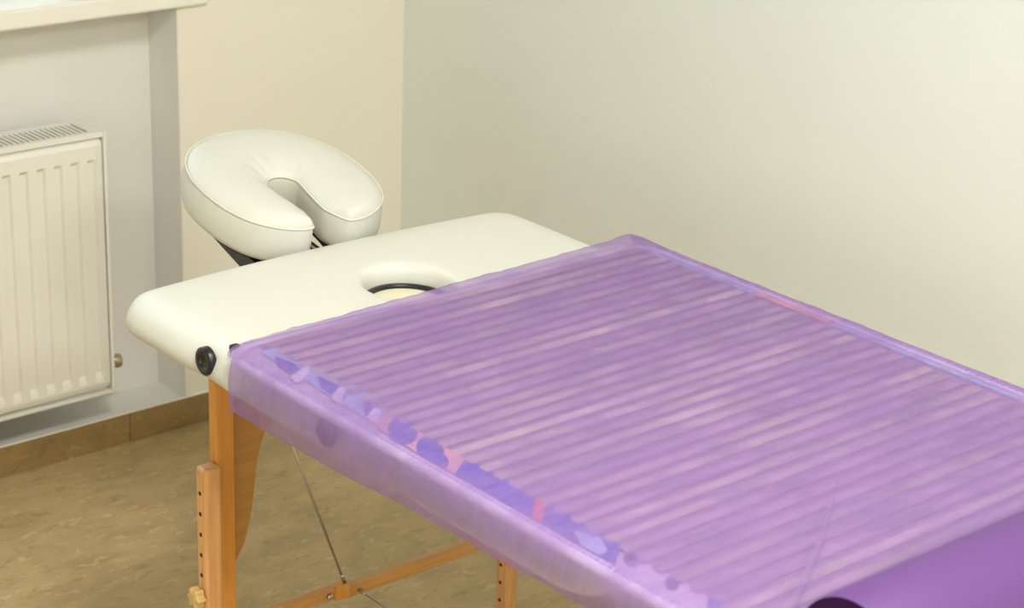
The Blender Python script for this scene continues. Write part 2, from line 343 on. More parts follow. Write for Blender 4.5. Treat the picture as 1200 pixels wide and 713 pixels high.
# ------------------------------------------------------------------ radiator
RX0, RX1, RY0, RZ0, RZ1 = 0.55, 1.772, 3.189, 0.134, 0.647
rd = thing('panel_radiator', 'white ribbed panel radiator with top grille in the wall niche', 'radiator', (1.16, 3.24, 0.134))
def rib_panel():
    """front panel: pressed vertical channels between sloped ends"""
    x0, x1, z0, z1 = RX0+0.008, RX1-0.009, RZ0+0.008, RZ1-0.012
    pitch, ch = 0.0336, 0.019        # channel pitch and width
    first = RX1-0.009-0.0245
    cxs = []
    c = first
    while c > x0+0.03: cxs.append(c); c -= pitch
    xs = {x0, x1}
    for c in cxs:
        for k in (-0.5, -0.33, 0.33, 0.5): xs.add(round(c+k*ch, 5))
    for c in np.linspace(x0, x0+0.02, 2): xs.add(float(c))
    xs = sorted(xs)
    zt, zb = 0.598, 0.167
    zs = [z0, z0+0.006, zb-0.010, zb-0.005, zb+0.004, zb+0.012, zb+0.02, 0.30, 0.45, zt-0.012, zt-0.007, zt, zt+0.008, z1-0.012, z1-0.005, z1]
    def prof(x):
        for c in cxs:
            d = abs(x-c)/ch
            if d < 0.34: return 1.0
            if d < 0.499: return 0.12
        return 0.0
    V = []; idx = {}
    for i, x in enumerate(xs):
        p = prof(x)
        for j, z in enumerate(zs):
            lo = 1.0 if zb+0.012 <= z <= zt-0.0065 else (0.4 if z == zb+0.004 else 0.0)
            edge = 0.010 if z in (z0, z1) else (0.003 if z in (z0+0.006, z1-0.005) else 0.0)
            ex = 0.004 if x in (x0, x1) else 0
            idx[i, j] = len(V); V.append((x, RY0 + edge + ex + 0.0065*p*lo, z))
    Fc = [(idx[i, j], idx[i+1, j], idx[i+1, j+1], idx[i, j+1]) for i in range(len(xs)-1) for j in range(len(zs)-1)]
    n = len(V)
    # close at the back
    b = [(x0, RY0+0.014, z0), (x1, RY0+0.014, z0), (x1, RY0+0.014, z1), (x0, RY0+0.014, z1)]
    V += b; ni, nj = len(xs)-1, len(zs)-1
    for i in range(ni):
        Fc.append((idx[i, 0], n if i < ni/2 else n+1, idx[i+1, 0]))
        Fc.append((idx[i, nj], idx[i+1, nj], n+3 if i < ni/2 else n+2))
    for j in range(nj):
        Fc.append((idx[0, j], idx[0, j+1], n if j < nj/2 else n+3)); Fc.append((idx[ni, j], n+1 if j < nj/2 else n+2, idx[ni, j+1]))
    return py_mesh('front_panel', V, Fc), cxs
pm, cxs = rib_panel()
link_mesh('front_panel', pm, 'radiator_enamel', rd)
box('rear_panel', RX0+0.008, RX1-0.009, 3.272, 3.285, RZ0+0.008, RZ1-0.012, 'radiator_enamel', rd, 0.004)
box('side_cover', RX1-0.0065, RX1, RY0-0.001, 3.287, RZ0, RZ1, 'radiator_enamel', rd, 0.002, 1)
box('side_cover', RX0, RX0+0.0065, RY0-0.001, 3.287, RZ0, RZ1, 'radiator_enamel', rd, 0.002, 1)
box('bottom_lip', RX0+0.007, RX1-0.007, RY0+0.001, RY0+0.012, RZ0, RZ0+0.005, 'radiator_enamel', rd)
box('convector_fins', RX0+0.02, RX1-0.02, RY0+0.022, 3.268, RZ0+0.06, RZ1-0.05, 'radiator_shade', rd)
# grille frame and bars
bm = bmesh.new()
gz0, gz1 = RZ1-0.010, RZ1
add_box(bm, RX0+0.007, RX1-0.007, RY0+0.002, RY0+0.014, gz0, gz1); add_box(bm, RX0+0.007, RX1-0.007, 3.268, 3.286, gz0, gz1)
add_box(bm, RX1-0.028, RX1-0.007, RY0+0.014, 3.268, gz0, gz1); add_box(bm, RX0+0.007, RX0+0.034, RY0+0.014, 3.268, gz0, gz1)
gf = link_mesh('top_grille', bm_mesh('top_grille', bm), 'radiator_enamel', rd)
bar_me = None
x = RX1-0.0375
while x > RX0+0.036:
    if bar_me is None:
        bm = bmesh.new(); add_box(bm, -0.0027, 0.0027, RY0+0.014, 3.268, gz0+0.001, gz1-0.0005); bar_me = bm_mesh('grille_bar', bm); bar_me.materials.append(MATS['radiator_enamel'])
    link_mesh('grille_bar', bar_me, None, gf, loc=(x, 0, 0)); x -= 0.0103
# valve plug on the side near the bottom
lathe_obj('valve_stub', [(0.010, 0), (0.010, 0.012), (0.008, 0.014), (0.008, 0.022)], (RX1, 3.235, 0.176), (1, 0, 0), 'valve_metal', rd, 16)
lathe_obj('valve_cap', [(0.0125, 0), (0.0135, 0.003), (0.0135, 0.014), (0.011, 0.017)], (RX1+0.020, 3.235, 0.176), (1, -0.25, -0.05), 'valve_metal', rd, 18)
for zz in (0.25, 0.52):
    box('wall_bracket', 1.60, 1.63, 3.285, NY, zz, zz+0.03, 'radiator_enamel', rd)
re_parent(rd)

# ------------------------------------------------------------------ massage table
TXC, THW = 1.585, 0.340
ZT, ZB = 0.740, 0.682
HEAD, MID, FOOT = 2.250, 1.305, 0.374
tb = thing('massage_table', 'cream vinyl folding massage table on beech wood legs', 'massage table', (TXC, MID, 0))
def rrect(n, cx, cy, hx, hy, r, off=0.0):
    """n points around a rounded rectangle, by angle fraction (arc length)"""
    hx += off; hy += off; r = max(r+off, 0.004)
    segs = []
    straight_y, straight_x = 2*(hy-r), 2*(hx-r); arc = PI/2*r
    tot = 2*(straight_x+straight_y)+4*arc
    out = []
    for k in range(n):
        d = k/n*tot
        # start at +X side middle going +Y
        parts = [('l', (hx, 0), (hx, hy-r), straight_y/2), ('a', (hx-r, hy-r), 0, arc), ('l', (hx-r, hy), (-(hx-r), hy), straight_x), ('a', (-(hx-r), hy-r), PI/2, arc),
                 ('l', (-hx, hy-r), (-hx, -(hy-r)), straight_y), ('a', (-(hx-r), -(hy-r)), PI, arc), ('l', (-(hx-r), -hy), (hx-r, -hy), straight_x), ('a', (hx-r, -(hy-r)), 1.5*PI, arc), ('l', (hx, -(hy-r)), (hx, 0), straight_y/2)]
        for kind, a, b, ln in parts:
            if d <= ln+1e-9:
                t = d/ln if ln else 0
                if kind == 'l': out.append((cx+a[0]+(b[0]-a[0])*t, cy+a[1]+(b[1]-a[1])*t))
                else: out.append((cx+a[0]+r*math.cos(b+t*PI/2), cy+a[1]+r*math.sin(b+t*PI/2)))
                break
            d -= ln
        else: out.append((cx+hx, cy))
    return out
def pad_mesh(name, y0, y1, hole=None, r=0.056):
    N = 160; cy = (y0+y1)/2; hy = (y1-y0)/2
    # outer side profile: (inset outward offset, z)
    prof = [(-0.060, ZT), (-0.040, ZT-0.0008), (-0.026, ZT-0.0032), (-0.015, ZT-0.0085), (-0.007, ZT-0.017), (-0.002, ZT-0.028), (0.0, ZT-0.038), (-0.003, ZT-0.045), (-0.009, ZT-0.051), (-0.018, ZT-0.056), (-0.032, ZB)]
    V = []; rings = []
    def ring(pts, z):
        i0 = len(V); V.extend([(p[0], p[1], z if not callable(z) else z(p)) for p in pts]); rings.append([i0+i for i in range(N)])
    outer0 = rrect(N, TXC, cy, THW, hy, r, -0.060)
    if hole:
        hx_, hy_, ha, hb = hole
        ang = [math.atan2(p[1]-hy_, p[0]-hx_) for p in outer0]
        def ell(k): 
            return [(hx_+(ha+k)*math.cos(a), hy_+(hb+k)*math.sin(a)) for a in ang]
        for k, z in ((-0.002, ZB), (-0.003, ZB+0.015), (-0.003, ZT-0.028), (-0.0025, ZT-0.014), (-0.001, ZT-0.007), (0.002, ZT-0.003), (0.007, ZT-0.0008), (0.020, ZT)):
            ring(ell(k), z)
        inner = ell(0.020)
    else:
        inner = [(TXC+(p[0]-TXC)*0.02, cy+(p[1]-cy)*0.02) for p in outer0]; ring(inner, ZT)
    for t in (0.25, 0.5, 0.75):
        ring([(a[0]+(b[0]-a[0])*t, a[1]+(b[1]-a[1])*t) for a, b in zip(inner, outer0)], ZT)
    for off, z in prof: ring(rrect(N, TXC, cy, THW, hy, r, off), z)
    Fc = []
    for A, B in zip(rings, rings[1:]):
        for k in range(N): Fc.append((A[k], A[(k+1) % N], B[(k+1) % N], B[k]))
    if hole:
        A, B = rings[-1], rings[0]
        for k in range(N): Fc.append((A[k], A[(k+1) % N], B[(k+1) % N], B[k]))
    else:
        Fc.append(tuple(rings[0])); Fc.append(tuple(reversed(rings[-1])))
    # the free end bows outward a little
    sgn, ye = (1, y1) if hole else (-1, y0)
    for i, v in enumerate(V):
        q = max(0.0, 1-abs(v[1]-ye)/0.16)
        V[i] = (v[0], v[1]+sgn*0.022*q*max(0, 1-((v[0]-TXC)/THW)**2), v[2])
    # a soft dimple where the vinyl is pulled in around the grommets
    for i, v in enumerate(V):
        for gy in (2.022, 1.762):
            if hole and v[0] < TXC-THW+0.03 and v[2] < ZT-0.002:
                d2 = ((v[1]-gy)/0.030)**2
                V[i] = (v[0]+0.004*math.exp(-d2), v[1], v[2]); v = V[i]
    return py_mesh(name, V, Fc)
HOLE = (1.592, 2.053, 0.062, 0.072)
hp = link_mesh('head_cushion_pad', pad_mesh('head_cushion_pad', MID+0.003, HEAD, HOLE), 'vinyl', tb, smooth=True)
fp = link_mesh('foot_cushion_pad', pad_mesh('foot_cushion_pad', FOOT, MID-0.003), 'vinyl', tb, smooth=True)
# lining of the face hole: black rim board and pale base panel
def ell_ring(a0, b0, a1, b1, z0, z1, n=48):
    V = []
    for a, b, z in ((a0, b0, z0), (a0, b0, z1), (a1, b1, z1), (a1, b1, z0)):
        V += [(HOLE[0]+a*math.cos(k*2*PI/n), HOLE[1]+b*math.sin(k*2*PI/n), z) for k in range(n)]
    Fc = [(j*n+k, j*n+(k+1) % n, ((j+1) % 4)*n+(k+1) % n, ((j+1) % 4)*n+k) for j in range(4) for k in range(n)]
    return py_mesh('ring', V, Fc)
link_mesh('face_hole_rim', ell_ring(HOLE[2]-0.011, HOLE[3]-0.011, HOLE[2]-0.0032, HOLE[3]-0.0032, 0.7085, 0.7135), 'black_plastic', tb, smooth=True)
V = [(HOLE[0]+(HOLE[2]-0.003)*math.cos(k*2*PI/48), HOLE[1]+(HOLE[3]-0.003)*math.sin(k*2*PI/48), z) for z in (0.702, 0.7085) for k in range(48)]
link_mesh('face_hole_base', py_mesh('face_hole_base', V, [tuple(range(48)), tuple(range(95, 47, -1))]+[(k, (k+1) % 48, 48+(k+1) % 48, 48+k) for k in range(48)]), 'lining_cream', tb)
# grommets on the near long side and the far long side
for sx in (-1, 1):
    for gy in (2.022, 1.762):
        bx_ = TXC+sx*(THW-0.0040)
        prof = [(0.0080, 0.0012), (0.0085, 0.0022), (0.0100, 0.0038), (0.0170, 0.0038), (0.0185, 0.0022), (0.0185, -0.006)]
        bm = bmesh.new(); n = 28; rings = []
        for rr, h in prof:
            rings.append([bm.verts.new((bx_+sx*h, gy+rr*math.cos(k*2*PI/n), (0.7165 if sx < 0 else 0.703)+rr*math.sin(k*2*PI/n))) for k in range(n)])
        for A, B in zip(rings, rings[1:]):
            for k in range(n): bm.faces.new((A[k], A[(k+1) % n], B[(k+1) % n], B[k]))
        bm.faces.new(rings[0])
        g = link_mesh('grommet', bm_mesh('grommet', bm), 'black_plastic', tb, smooth=True); g['label'] = 'black plastic grommet'
# wooden under-frame
for y0, y1 in ((MID+0.02, HEAD-0.06), (FOOT+0.06, MID-0.02)):
    for sx in (-1, 1):
        xa = TXC+sx*(THW-0.085); box('side_rail', min(xa, xa-sx*0.02), max(xa, xa-sx*0.02), y0, y1, 0.664, ZB, 'beech_rail', tb, 0.002)
    for yy in (y0+0.03, y1-0.05):
        box('cross_rail', TXC-THW+0.105, TXC+THW-0.105, yy, yy+0.02, 0.664, ZB, 'beech_bar', tb, 0.002)
LXC = 1.571
def leg_pair(head):
    my = (lambda y: y) if head else (lambda y: 2*MID-y)
    ys = lambda a, b: (min(my(a), my(b)), max(my(a), my(b)))
    for s in (-1, 1):
        mx = (lambda x: x) if s < 0 else (lambda x: 2*LXC-x)
        xs = lambda a, b: (min(mx(a), mx(b)), max(mx(a), mx(b)))
        # fixed post
        post = box('leg', *xs(1.320, 1.348), *ys(2.114, 2.131), 0.255, ZB, 'beech_post', tb, 0.0015)
        # sliding extension; flat dark discs paint the shade of its peg holes
        a, b = xs(1.2925, 1.3195); c, d = ys(2.100, 2.124)
        bm = bmesh.new(); add_box(bm, a, b, c, d, 0.012, 0.523, 0.0055, 3)
        ext = link_mesh('leg_extension', bm_mesh('leg_extension', bm), 'beech_light', post, smooth=False)
        for q in range(12):
            z = 0.486-0.0305*q
            if abs(z-0.333) < 0.012: continue
            for xf, dx in ((a, -1), (b, 1)):
                lathe_obj('peg_hole_disc', [(0.0032, -0.002), (0.0032, 0.0003), (0.0030, 0.0004), (0.0008, 0.0004)], (xf, my(2.112), z), (dx, 0, 0), 'hole_shade', post, 12)
        box('rubber_foot', a-0.001, b+0.001, c-0.001, d+0.001, 0.0, 0.014, 'rubber', post, 0.003)
        # star knob
        bm = bmesh.new(); n = 40; rings = []
        ox = 1.2925 if s < 0 else 2*LXC-1.2925
        for h, k in ((0.001, 0.7), (0.003, 0.96), (0.012, 1.0), (0.015, 0.9), (0.0165, 0.6)):
            rings.append([bm.verts.new((ox+s*h, my(2.112)+(0.0135+0.0022*math.cos(6*t*2*PI/n))*k*math.cos(t*2*PI/n), 0.333+(0.0135+0.0022*math.cos(6*t*2*PI/n))*k*math.sin(t*2*PI/n))) for t in range(n)])
        for A, B in zip(rings, rings[1:]):
            for k in range(n): bm.faces.new((A[k], A[(k+1) % n], B[(k+1) % n], B[k]))
        bm.faces.new(rings[0]); bm.faces.new(rings[-1])
        kn = link_mesh('height_knob', bm_mesh('height_knob', bm), 'knob_plastic', post, smooth=False)
        # curved plywood gusset behind the post
        cur = [(1.520, 0.662), (1.490, 0.645), (1.455, 0.615), (1.430, 0.580), (1.414, 0.550), (1.403, 0.525), (1.397, 0.505), (1.393, 0.480), (1.390, 0.455), (1.3865, 0.430), (1.381, 0.405), (1.373, 0.380), (1.362, 0.360), (1.349, 0.345), (1.349, 0.662)]
        extrude_poly('gusset', [(mx(u), w) for u, w in cur], lambda u, w, t: (u, my(2.1315+t), w), 0.010, 'plywood', tb)
    # two-piece crossbar with its joint block
    y0, y1 = ys(2.101, 2.114)
    box('crossbar', 1.350, 1.506, y0, y1, 0.2625, 0.2815, 'beech_bar', tb, 0.0015)
    box('crossbar', 1.526, 1.792, y0, y1, 0.2555, 0.2755, 'beech_bar', tb, 0.0015)
    y0, y1 = ys(2.0975, 2.117)
    box('joint_block', 1.5035, 1.5285, y0, y1, 0.2585, 0.2815, 'beech_post', tb, 0.003, 3)
    f_ = ys(2.0985, 2.103)
    lathe_obj('bolt', [(0.0028, -0.003), (0.0045, -0.002), (0.0050, 0.0015), (0.002, 0.002)], (1.494, f_[0] if head else f_[1], 0.2705), (0, 1 if head else -1, 0), 'steel', tb, 14)
    # wire from the top of the near leg down to the bar
    A = Vector((1.347, my(2.032), 0.662)); B = Vector((1.5295, my(2.107), 0.268))
    tube('brace_wire', [A, B], 0.0019, 'cable_steel', tb, 8)
    dr = (A-B).normalized()
    tube('ferrule', [B+dr*0.014, B+dr*0.030, B+dr*0.034], [0.0030, 0.0030, 0.0018], 'steel', tb, 10)
leg_pair(True); leg_pair(False)
P0 = Vector((1.546, 2.104, 0.264)); P1 = Vector((1.546, 2*MID-2.104, 0.264))
tube('brace_wire', [P0, P1], 0.0016, 'cable_steel', tb, 8)
for p, q in ((P0, P1), (P1, P0)):
    dr = (q-p).normalized(); tube('ferrule', [p+dr*0.004, p+dr*0.016, p+dr*0.020], [0.003, 0.003, 0.0018], 'steel', tb, 10)
re_parent(tb)

# ------------------------------------------------------------------ face cradle (cushion + black support)
fc_t = thing('face_cradle', 'cream horseshoe face cushion on a black cradle at the table head', 'head rest', (1.60, 2.368, 0.72))
TL = 0.227
C0 = Vector((1.627, 2.404, 0.7858))
EU = Vector((1, 0, 0)); EV = Vector((0, math.cos(TL), math.sin(TL))); EN = Vector((0, -math.sin(TL), math.cos(TL)))
def cush(u, v, w): return C0 + EU*u + EV*v + EN*w
AO, BO = 0.1335, 0.1525
SLOT_U, SLOT_W = -0.012, 0.020
def u_outline():
    """outer and inner boundary of the horseshoe as matched point lists, from the left lobe round to the right lobe"""
    M = 90; out = []; inn = []
    a0, a1 = math.radians(-90-24), math.radians(-90+24)      # open end
    for k in range(M+1):
        t = k/M
        th = math.radians(-110) - t*(2*PI-math.radians(36))     # clockwise from left lobe over the crown to the right lobe
        c, s = math.cos(th), math.sin(th)
        r = 1/((abs(c/AO)**2.25+abs(s/BO)**2.25)**(1/2.25))
        out.append((r*c, r*s))
        # inner: straight slot sides joined by a half round top
        Ls = 0.108; arc = PI*SLOT_W*1.35; tot = 2*Ls+arc; d = t*tot
        wide = SLOT_W*1.35
        if d < Ls:
            q = d/Ls; y = -0.126+Ls*q; ww_ = SLOT_W*0.78+(wide-SLOT_W*0.78)*(q**1.6)
            inn.append((SLOT_U-ww_, y))
        elif d > tot-Ls:
            q = (tot-d)/Ls; y = -0.126+Ls*q; ww_ = SLOT_W*0.78+(wide-SLOT_W*0.78)*(q**1.6)
            inn.append((SLOT_U+ww_, y))
        else:
            a = PI-(d-Ls)/arc*PI
            inn.append((SLOT_U+wide*math.cos(a), -0.018+wide*1.05*math.sin(a)))
    # redistribute the outer ring so that it matches the inner one
    O = []
    M2 = len(out)
    def fold(t):
        # inner slot ~55% of its length on the straights; outer mostly on the curve
        return t
    for k in range(M2): O.append(out[k])
    return O, inn
OUT, INN = u_outline()
def cushion_mesh():
    H = 0.060; dome = 0.019
    V = []; rings = []
    n = len(OUT)
    WT = [0.0, 0.03, 0.08, 0.16, 0.27, 0.4, 0.55, 0.7, 0.82, 0.91, 0.965, 1.0]
    for k in range(n):
        # rounded lobe ends: pull both edges to the middle
        e = min(k, n-1-k)/11.0
        cap = 1.0 if e >= 1 else (1-(1-e)**2.2)**(1/2.2)
        cap = max(cap, 0.02)
        o = Vector(OUT[k]); i = Vector(INN[k]); m = o*0.5+i*0.5
        o2 = m+(o-m)*cap; i2 = m+(i-m)*cap
        dirv = (o2-i2).normalized() if (o2-i2).length > 1e-6 else Vector((1, 0))
        row = []
        # top from outer to inner
        for w in WT:
            p = o2+(i2-o2)*w
            q = abs(2*w-1)
            h = dome*(1-q**3.0)*(cap**0.5)
            row.append((p.x, p.y, h))
        # inner wall down, bottom, outer wall up (slight bulge)
        for f, b in ((0.25, 0.0015), (0.5, 0.0022), (0.8, 0.001), (1.0, -0.004)):
            p = i2-dirv*b; row.append((p.x, p.y, -H*f))
        for f, b in ((1.0, -0.005), (0.93, 0.002), (0.75, 0.0045), (0.5, 0.005), (0.25, 0.003)):
            p = o2+dirv*b; row.append((p.x, p.y, -H*f))
        i0 = len(V); V.extend(row); rings.append([i0+j for j in range(len(row))])
    m = len(rings[0])
    # puckers round the crown of the slot
    V2 = []
    for (u, v, w) in V:
        d = math.hypot(u-SLOT_U, v+0.018); a = math.atan2(v+0.018, u-SLOT_U)
        if w > 0 and 0.03 < d < 0.075 and 0.2 < a < 2.4:
            w += 0.0016*math.sin(a*17)*math.sin((d-0.03)/0.045*PI)
        V2.append(tuple(cush(u, v, w)))
    Fc = []
    for A, B in zip(rings, rings[1:]):
        for k in range(m): Fc.append((A[k], A[(k+1) % m], B[(k+1) % m], B[k]))
    Fc.append(tuple(rings[0])); Fc.append(tuple(reversed(rings[-1])))
    return py_mesh('cushion', V2, Fc)
cu = link_mesh('cushion', cushion_mesh(), 'vinyl', fc_t, smooth=True)
md = cu.modifiers.new('round', 'SUBSURF'); md.levels = 1; md.render_levels = 1
# piping seam round the upper edge
def rim_pts(w, out):
    n = len(OUT); loopo = []; loopi = []
    for k in range(n):
        e = min(k, n-1-k)/11.0
        cap = 1.0 if e >= 1 else max((1-(1-e)**2.2)**(1/2.2), 0.02)
        o = Vector(OUT[k]); i = Vector(INN[k]); m = o*0.5+i*0.5
        o2 = m+(o-m)*cap; i2 = m+(i-m)*cap; dv = (o2-i2).normalized()
        loopo.append(o2+dv*out); loopi.append(i2-dv*out*0.6)
    pts = loopo+list(reversed(loopi))
    return [cush(p.x, p.y, w) for p in pts]
sm = tube('piping', rim_pts(0.0005, 0.0006), 0.0013, 'vinyl_seam', cu, 6, closed=True)
# zip panel seam at the back left of the side wall
# support plate under the cushion
pl = []
n = len(OUT)
V = []; rings = []
for k in range(6, n-6):
    o = Vector(OUT[k])*0.90; i = Vector(INN[k]); i = i+(o-i)*0.12
    row = [cush(o.x, o.y, -0.060), cush(i.x, i.y, -0.060), cush(i.x, i.y, -0.068), cush(o.x, o.y, -0.068)]
    i0 = len(V); V.extend(row); rings.append([i0+j for j in range(4)])
Fc = [tuple(rings[0]), tuple(reversed(rings[-1]))]
for A, B in zip(rings, rings[1:]):
    for k in range(4): Fc.append((A[k], A[(k+1) % 4], B[(k+1) % 4], B[k]))
link_mesh('support_plate', py_mesh('support_plate', V, Fc), 'black_fabric', fc_t)
# wedge side plates, hinge bar and two pegs into the table head
for xa in (1.522, 1.694):
    poly = [(2.484, 0.7355), (2.437, 0.7085), (2.367, 0.6840), (2.317, 0.672), (2.290, 0.678), (2.290, 0.6935), (2.33, 0.7015), (2.41, 0.7205)]
    extrude_poly('side_plate', poly, lambda u, w, t: (xa+t, u, w), 0.014, 'black_plastic', fc_t)
    tube('peg', [(xa+0.007, 2.312, 0.690), (xa+0.007, 2.2635, 0.705)], 0.0075, 'black_plastic', fc_t, 14)
tube('hinge_bar', [(1.512, 2.312, 0.687), (1.722, 2.312, 0.687)], 0.009, 'black_plastic', fc_t, 14)
tube('centre_strut', [(1.634, 2.312, 0.690), (1.626, 2.39, 0.709), (1.622, 2.48, 0.729)], 0.008, 'black_plastic', fc_t, 12)
re_parent(fc_t)

# ------------------------------------------------------------------ striped mat
MX0, MX1, MY0, MY1 = 1.2370, 1.9480, 0.52, 1.9730
MZ0, MZ1 = 0.7402, 0.7490
mt = thing('striped_mat', 'striped massage mat with printed border lying under the purple sheet', 'mat', (1.6, 1.25, MZ0))
extrude_poly('mat_base', rrect(120, (MX0+MX1)/2, (MY0+MY1)/2, (MX1-MX0)/2-0.001, (MY1-MY0)/2-0.001, 0.041), lambda u, w, t: (u, w, MZ0+t), MZ1-MZ0, 'print_pale', mt)
# centre field that carries the ribs
box('rib_field', 1.2840, 1.9180, MY0+0.03, MY1-0.012, MZ1, MZ1+0.0012, 'mat_fabric', mt)
rm = None
RIBS = ['rib_stone', 'rib_sand', 'rib_plum']
for nm, c in (('rib_stone', (0.58, 0.50, 0.44)), ('rib_sand', (0.68, 0.60, 0.48)), ('rib_plum', (0.50, 0.38, 0.46))):
    m = plain(nm, c, 0.85, var=0.34, scale=11, bump=0.3, bscale=600)
    nt = m.node_tree; tcn = [n for n in nt.nodes if n.type == 'TEX_COORD'][0]; oi = nt.nodes.new('ShaderNodeObjectInfo')
    va = nt.nodes.new('ShaderNodeVectorMath'); va.operation = 'SCALE'; va.inputs[0].default_value = (3.0, 41.0, 7.0); nt.links.new(oi.outputs['Random'], va.inputs['Scale'])
    ad = nt.nodes.new('ShaderNodeVectorMath'); ad.operation = 'ADD'; nt.links.new(tcn.outputs['Object'], ad.inputs[0]); nt.links.new(va.outputs[0], ad.inputs[1])
    for n in nt.nodes:
        if n.type == 'TEX_NOISE': nt.links.new(ad.outputs[0], n.inputs['Vector'])
PITCH_Y = 0.0250
y = MY1-0.026; ny = 0
bm = bmesh.new(); add_box(bm, 1.2905, 1.9170, -0.0068, 0.0068, MZ1+0.0012, MZ1+0.0044, 0.0014, 2)
rm = bm_mesh('rib', bm); rms = []
for nm in RIBS:
    q = rm.copy(); q.materials.append(MATS[nm]); rms.append(q)
while y > MY0+0.04:
    link_mesh('rib', random.choice(rms), None, mt, loc=(-0.013*min(1, max(0, (1.93-y)/0.65)), y, 0)); y -= PITCH_Y
# binding round the edge
def binding_loop(ins, r):
    pts = []
    cx, cy = (MX0+MX1)/2, (MY0+MY1)/2; hx, hy = (MX1-MX0)/2-ins, (MY1-MY0)/2-ins
    return rrect(260, cx, cy, hx, hy, r)
V = []; N = 260
sect = [(0.0140, MZ1+0.0002), (0.0128, MZ1+0.0026), (0.008, MZ1+0.0034), (0.003, MZ1+0.0024), (-0.0016, MZ1-0.001), (-0.0018, MZ0+0.003), (0.0, MZ0+0.0004), (0.003, MZ0+0.0004), (0.003, MZ1-0.002)]
for ins, z in sect:
    V += [(p[0], p[1], z) for p in binding_loop(ins, 0.042-min(ins, 0.030))]
Fc = [(j*N+k, j*N+(k+1) % N, ((j+1) % len(sect))*N+(k+1) % N, ((j+1) % len(sect))*N+k) for j in range(len(sect)) for k in range(N)]
bd = link_mesh('binding', py_mesh('binding', V, Fc), 'binding_white', mt, smooth=True)
bm = bmesh.new()
for row in (0.0055, 0.0095):
    for k in range(150):
        yy = MY1-0.04-k*0.0095
        for xx in (MX0+row, MX1-row): add_box(bm, xx-0.0006, xx+0.0006, yy-0.0034, yy+0.0034, MZ1+0.0028, MZ1+0.0039)
st = link_mesh('stitching', bm_mesh('stitching', bm), 'mat_thread', bd); st['kind'] = 'stuff'
box('head_hem', 1.275, 1.46, MY1+0.0005, MY1+0.0035, MZ0, MZ1, 'hem_grey', mt)
# black strap end under the mat's head corner
box('strap', 1.2560, 1.2690, 1.960, 1.9800, 0.7405, 0.7515, 'black_fabric', mt, 0.003)
# printed pictures along the border: outlines read off the photograph on the mat's plane
PZ = MZ1+0.0022
def print_patch(name, pix, mat, lift=0.0, th=0.0006):
    pts = [on_z(px, py, PZ+lift) for px, py in pix]
    n = len(pts); V = [(max(p[0], 1.2515), p[1], PZ+lift) for p in pts]+[(max(p[0], 1.2515), p[1], PZ+lift-th) for p in pts]
    Fc = [tuple(range(n)), tuple(range(2*n-1, n-1, -1))]+[(i, (i+1) % n, n+(i+1) % n, n+i) for i in range(n)]
    return link_mesh(name, py_mesh(name, V, Fc), mat, mt)
def disc(cx, cy, rx, ry, rot=0.5, n=20):
    return [(cx+rx*math.cos(k*2*PI/n)*math.cos(rot)-ry*math.sin(k*2*PI/n)*math.sin(rot), cy+rx*math.cos(k*2*PI/n)*math.sin(rot)+ry*math.sin(k*2*PI/n)*math.cos(rot)) for k in range(n)]
print_patch('printed_water', [(306, 413), (322, 406), (345, 424), (364, 428), (398, 449), (420, 452), (450, 476), (462, 494), (452, 505), (392, 468), (340, 434)], 'print_sky')
print_patch('printed_shade', [(322, 418), (345, 426), (358, 438), (346, 442), (326, 428)], 'print_blue', 0.0007)
print_patch('printed_shade', [(372, 441), (398, 452), (406, 466), (394, 468), (376, 454)], 'print_blue', 0.0007)
print_patch('printed_shade', [(424, 466), (444, 478), (440, 490), (428, 486)], 'print_blue', 0.0007)
print_patch('printed_foam', [(340, 441), (352, 434), (362, 426), (363, 434), (354, 446), (346, 449)], 'print_white', 0.0011)
print_patch('printed_foam', [(388, 466), (396, 456), (402, 450), (404, 462), (398, 474)], 'print_white', 0.0011)
print_patch('printed_foam', [(430, 489), (438, 478), (443, 473), (446, 486), (441, 498)], 'print_white', 0.0011)
print_patch('printed_peach', [(440, 500), (452, 484), (470, 492), (530, 530), (545, 538), (534, 556), (505, 542)], 'print_peach', 0.0004)
print_patch('printed_ball', disc(472, 505, 18, 15), 'print_blue', 0.0009)
print_patch('printed_ball', disc(504, 527, 17, 14), 'print_blue', 0.0009)
print_patch('printed_ball', disc(516, 541, 10, 9), 'print_blue', 0.0012)
print_patch('printed_bolster', [(533, 556), (540, 545), (553, 540), (627, 584), (618, 609), (575, 584)], 'print_blue', 0.0006)
print_patch('printed_red_band', [(627, 584), (640, 589), (630, 615), (618, 609)], 'print_red', 0.0008)
print_patch('printed_bolster', [(640, 589), (728, 640), (714, 664), (672, 640), (630, 615)], 'print_blue', 0.0006)
print_patch('printed_shine', [(672, 622), (704, 630), (712, 646), (700, 652), (680, 640)], 'print_sky', 0.0010)
print_patch('printed_stone', disc(740, 655, 9, 7), 'print_navy', 0.0006)
print_patch('printed_stone', disc(788, 683, 8, 7), 'print_navy', 0.0006)
print_patch('printed_stone', disc(838, 710, 9, 7), 'print_blue', 0.0006)
# far border
def far_patch(name, x0, x1, y0, y1, mat, lift=0.0):
    return box(name, x0, x1, y0, y1, PZ+lift-0.0006, PZ+lift, mat, mt)
far_patch('printed_water', 1.9190, 1.9290, 1.735, 1.945, 'print_sky')
far_patch('printed_peach', 1.9190, 1.9400, 1.600, 1.728, 'print_peach', 0.0004)
far_patch('printed_water', 1.9190, 1.9290, 1.300, 1.590, 'print_sky')
re_parent(mt)

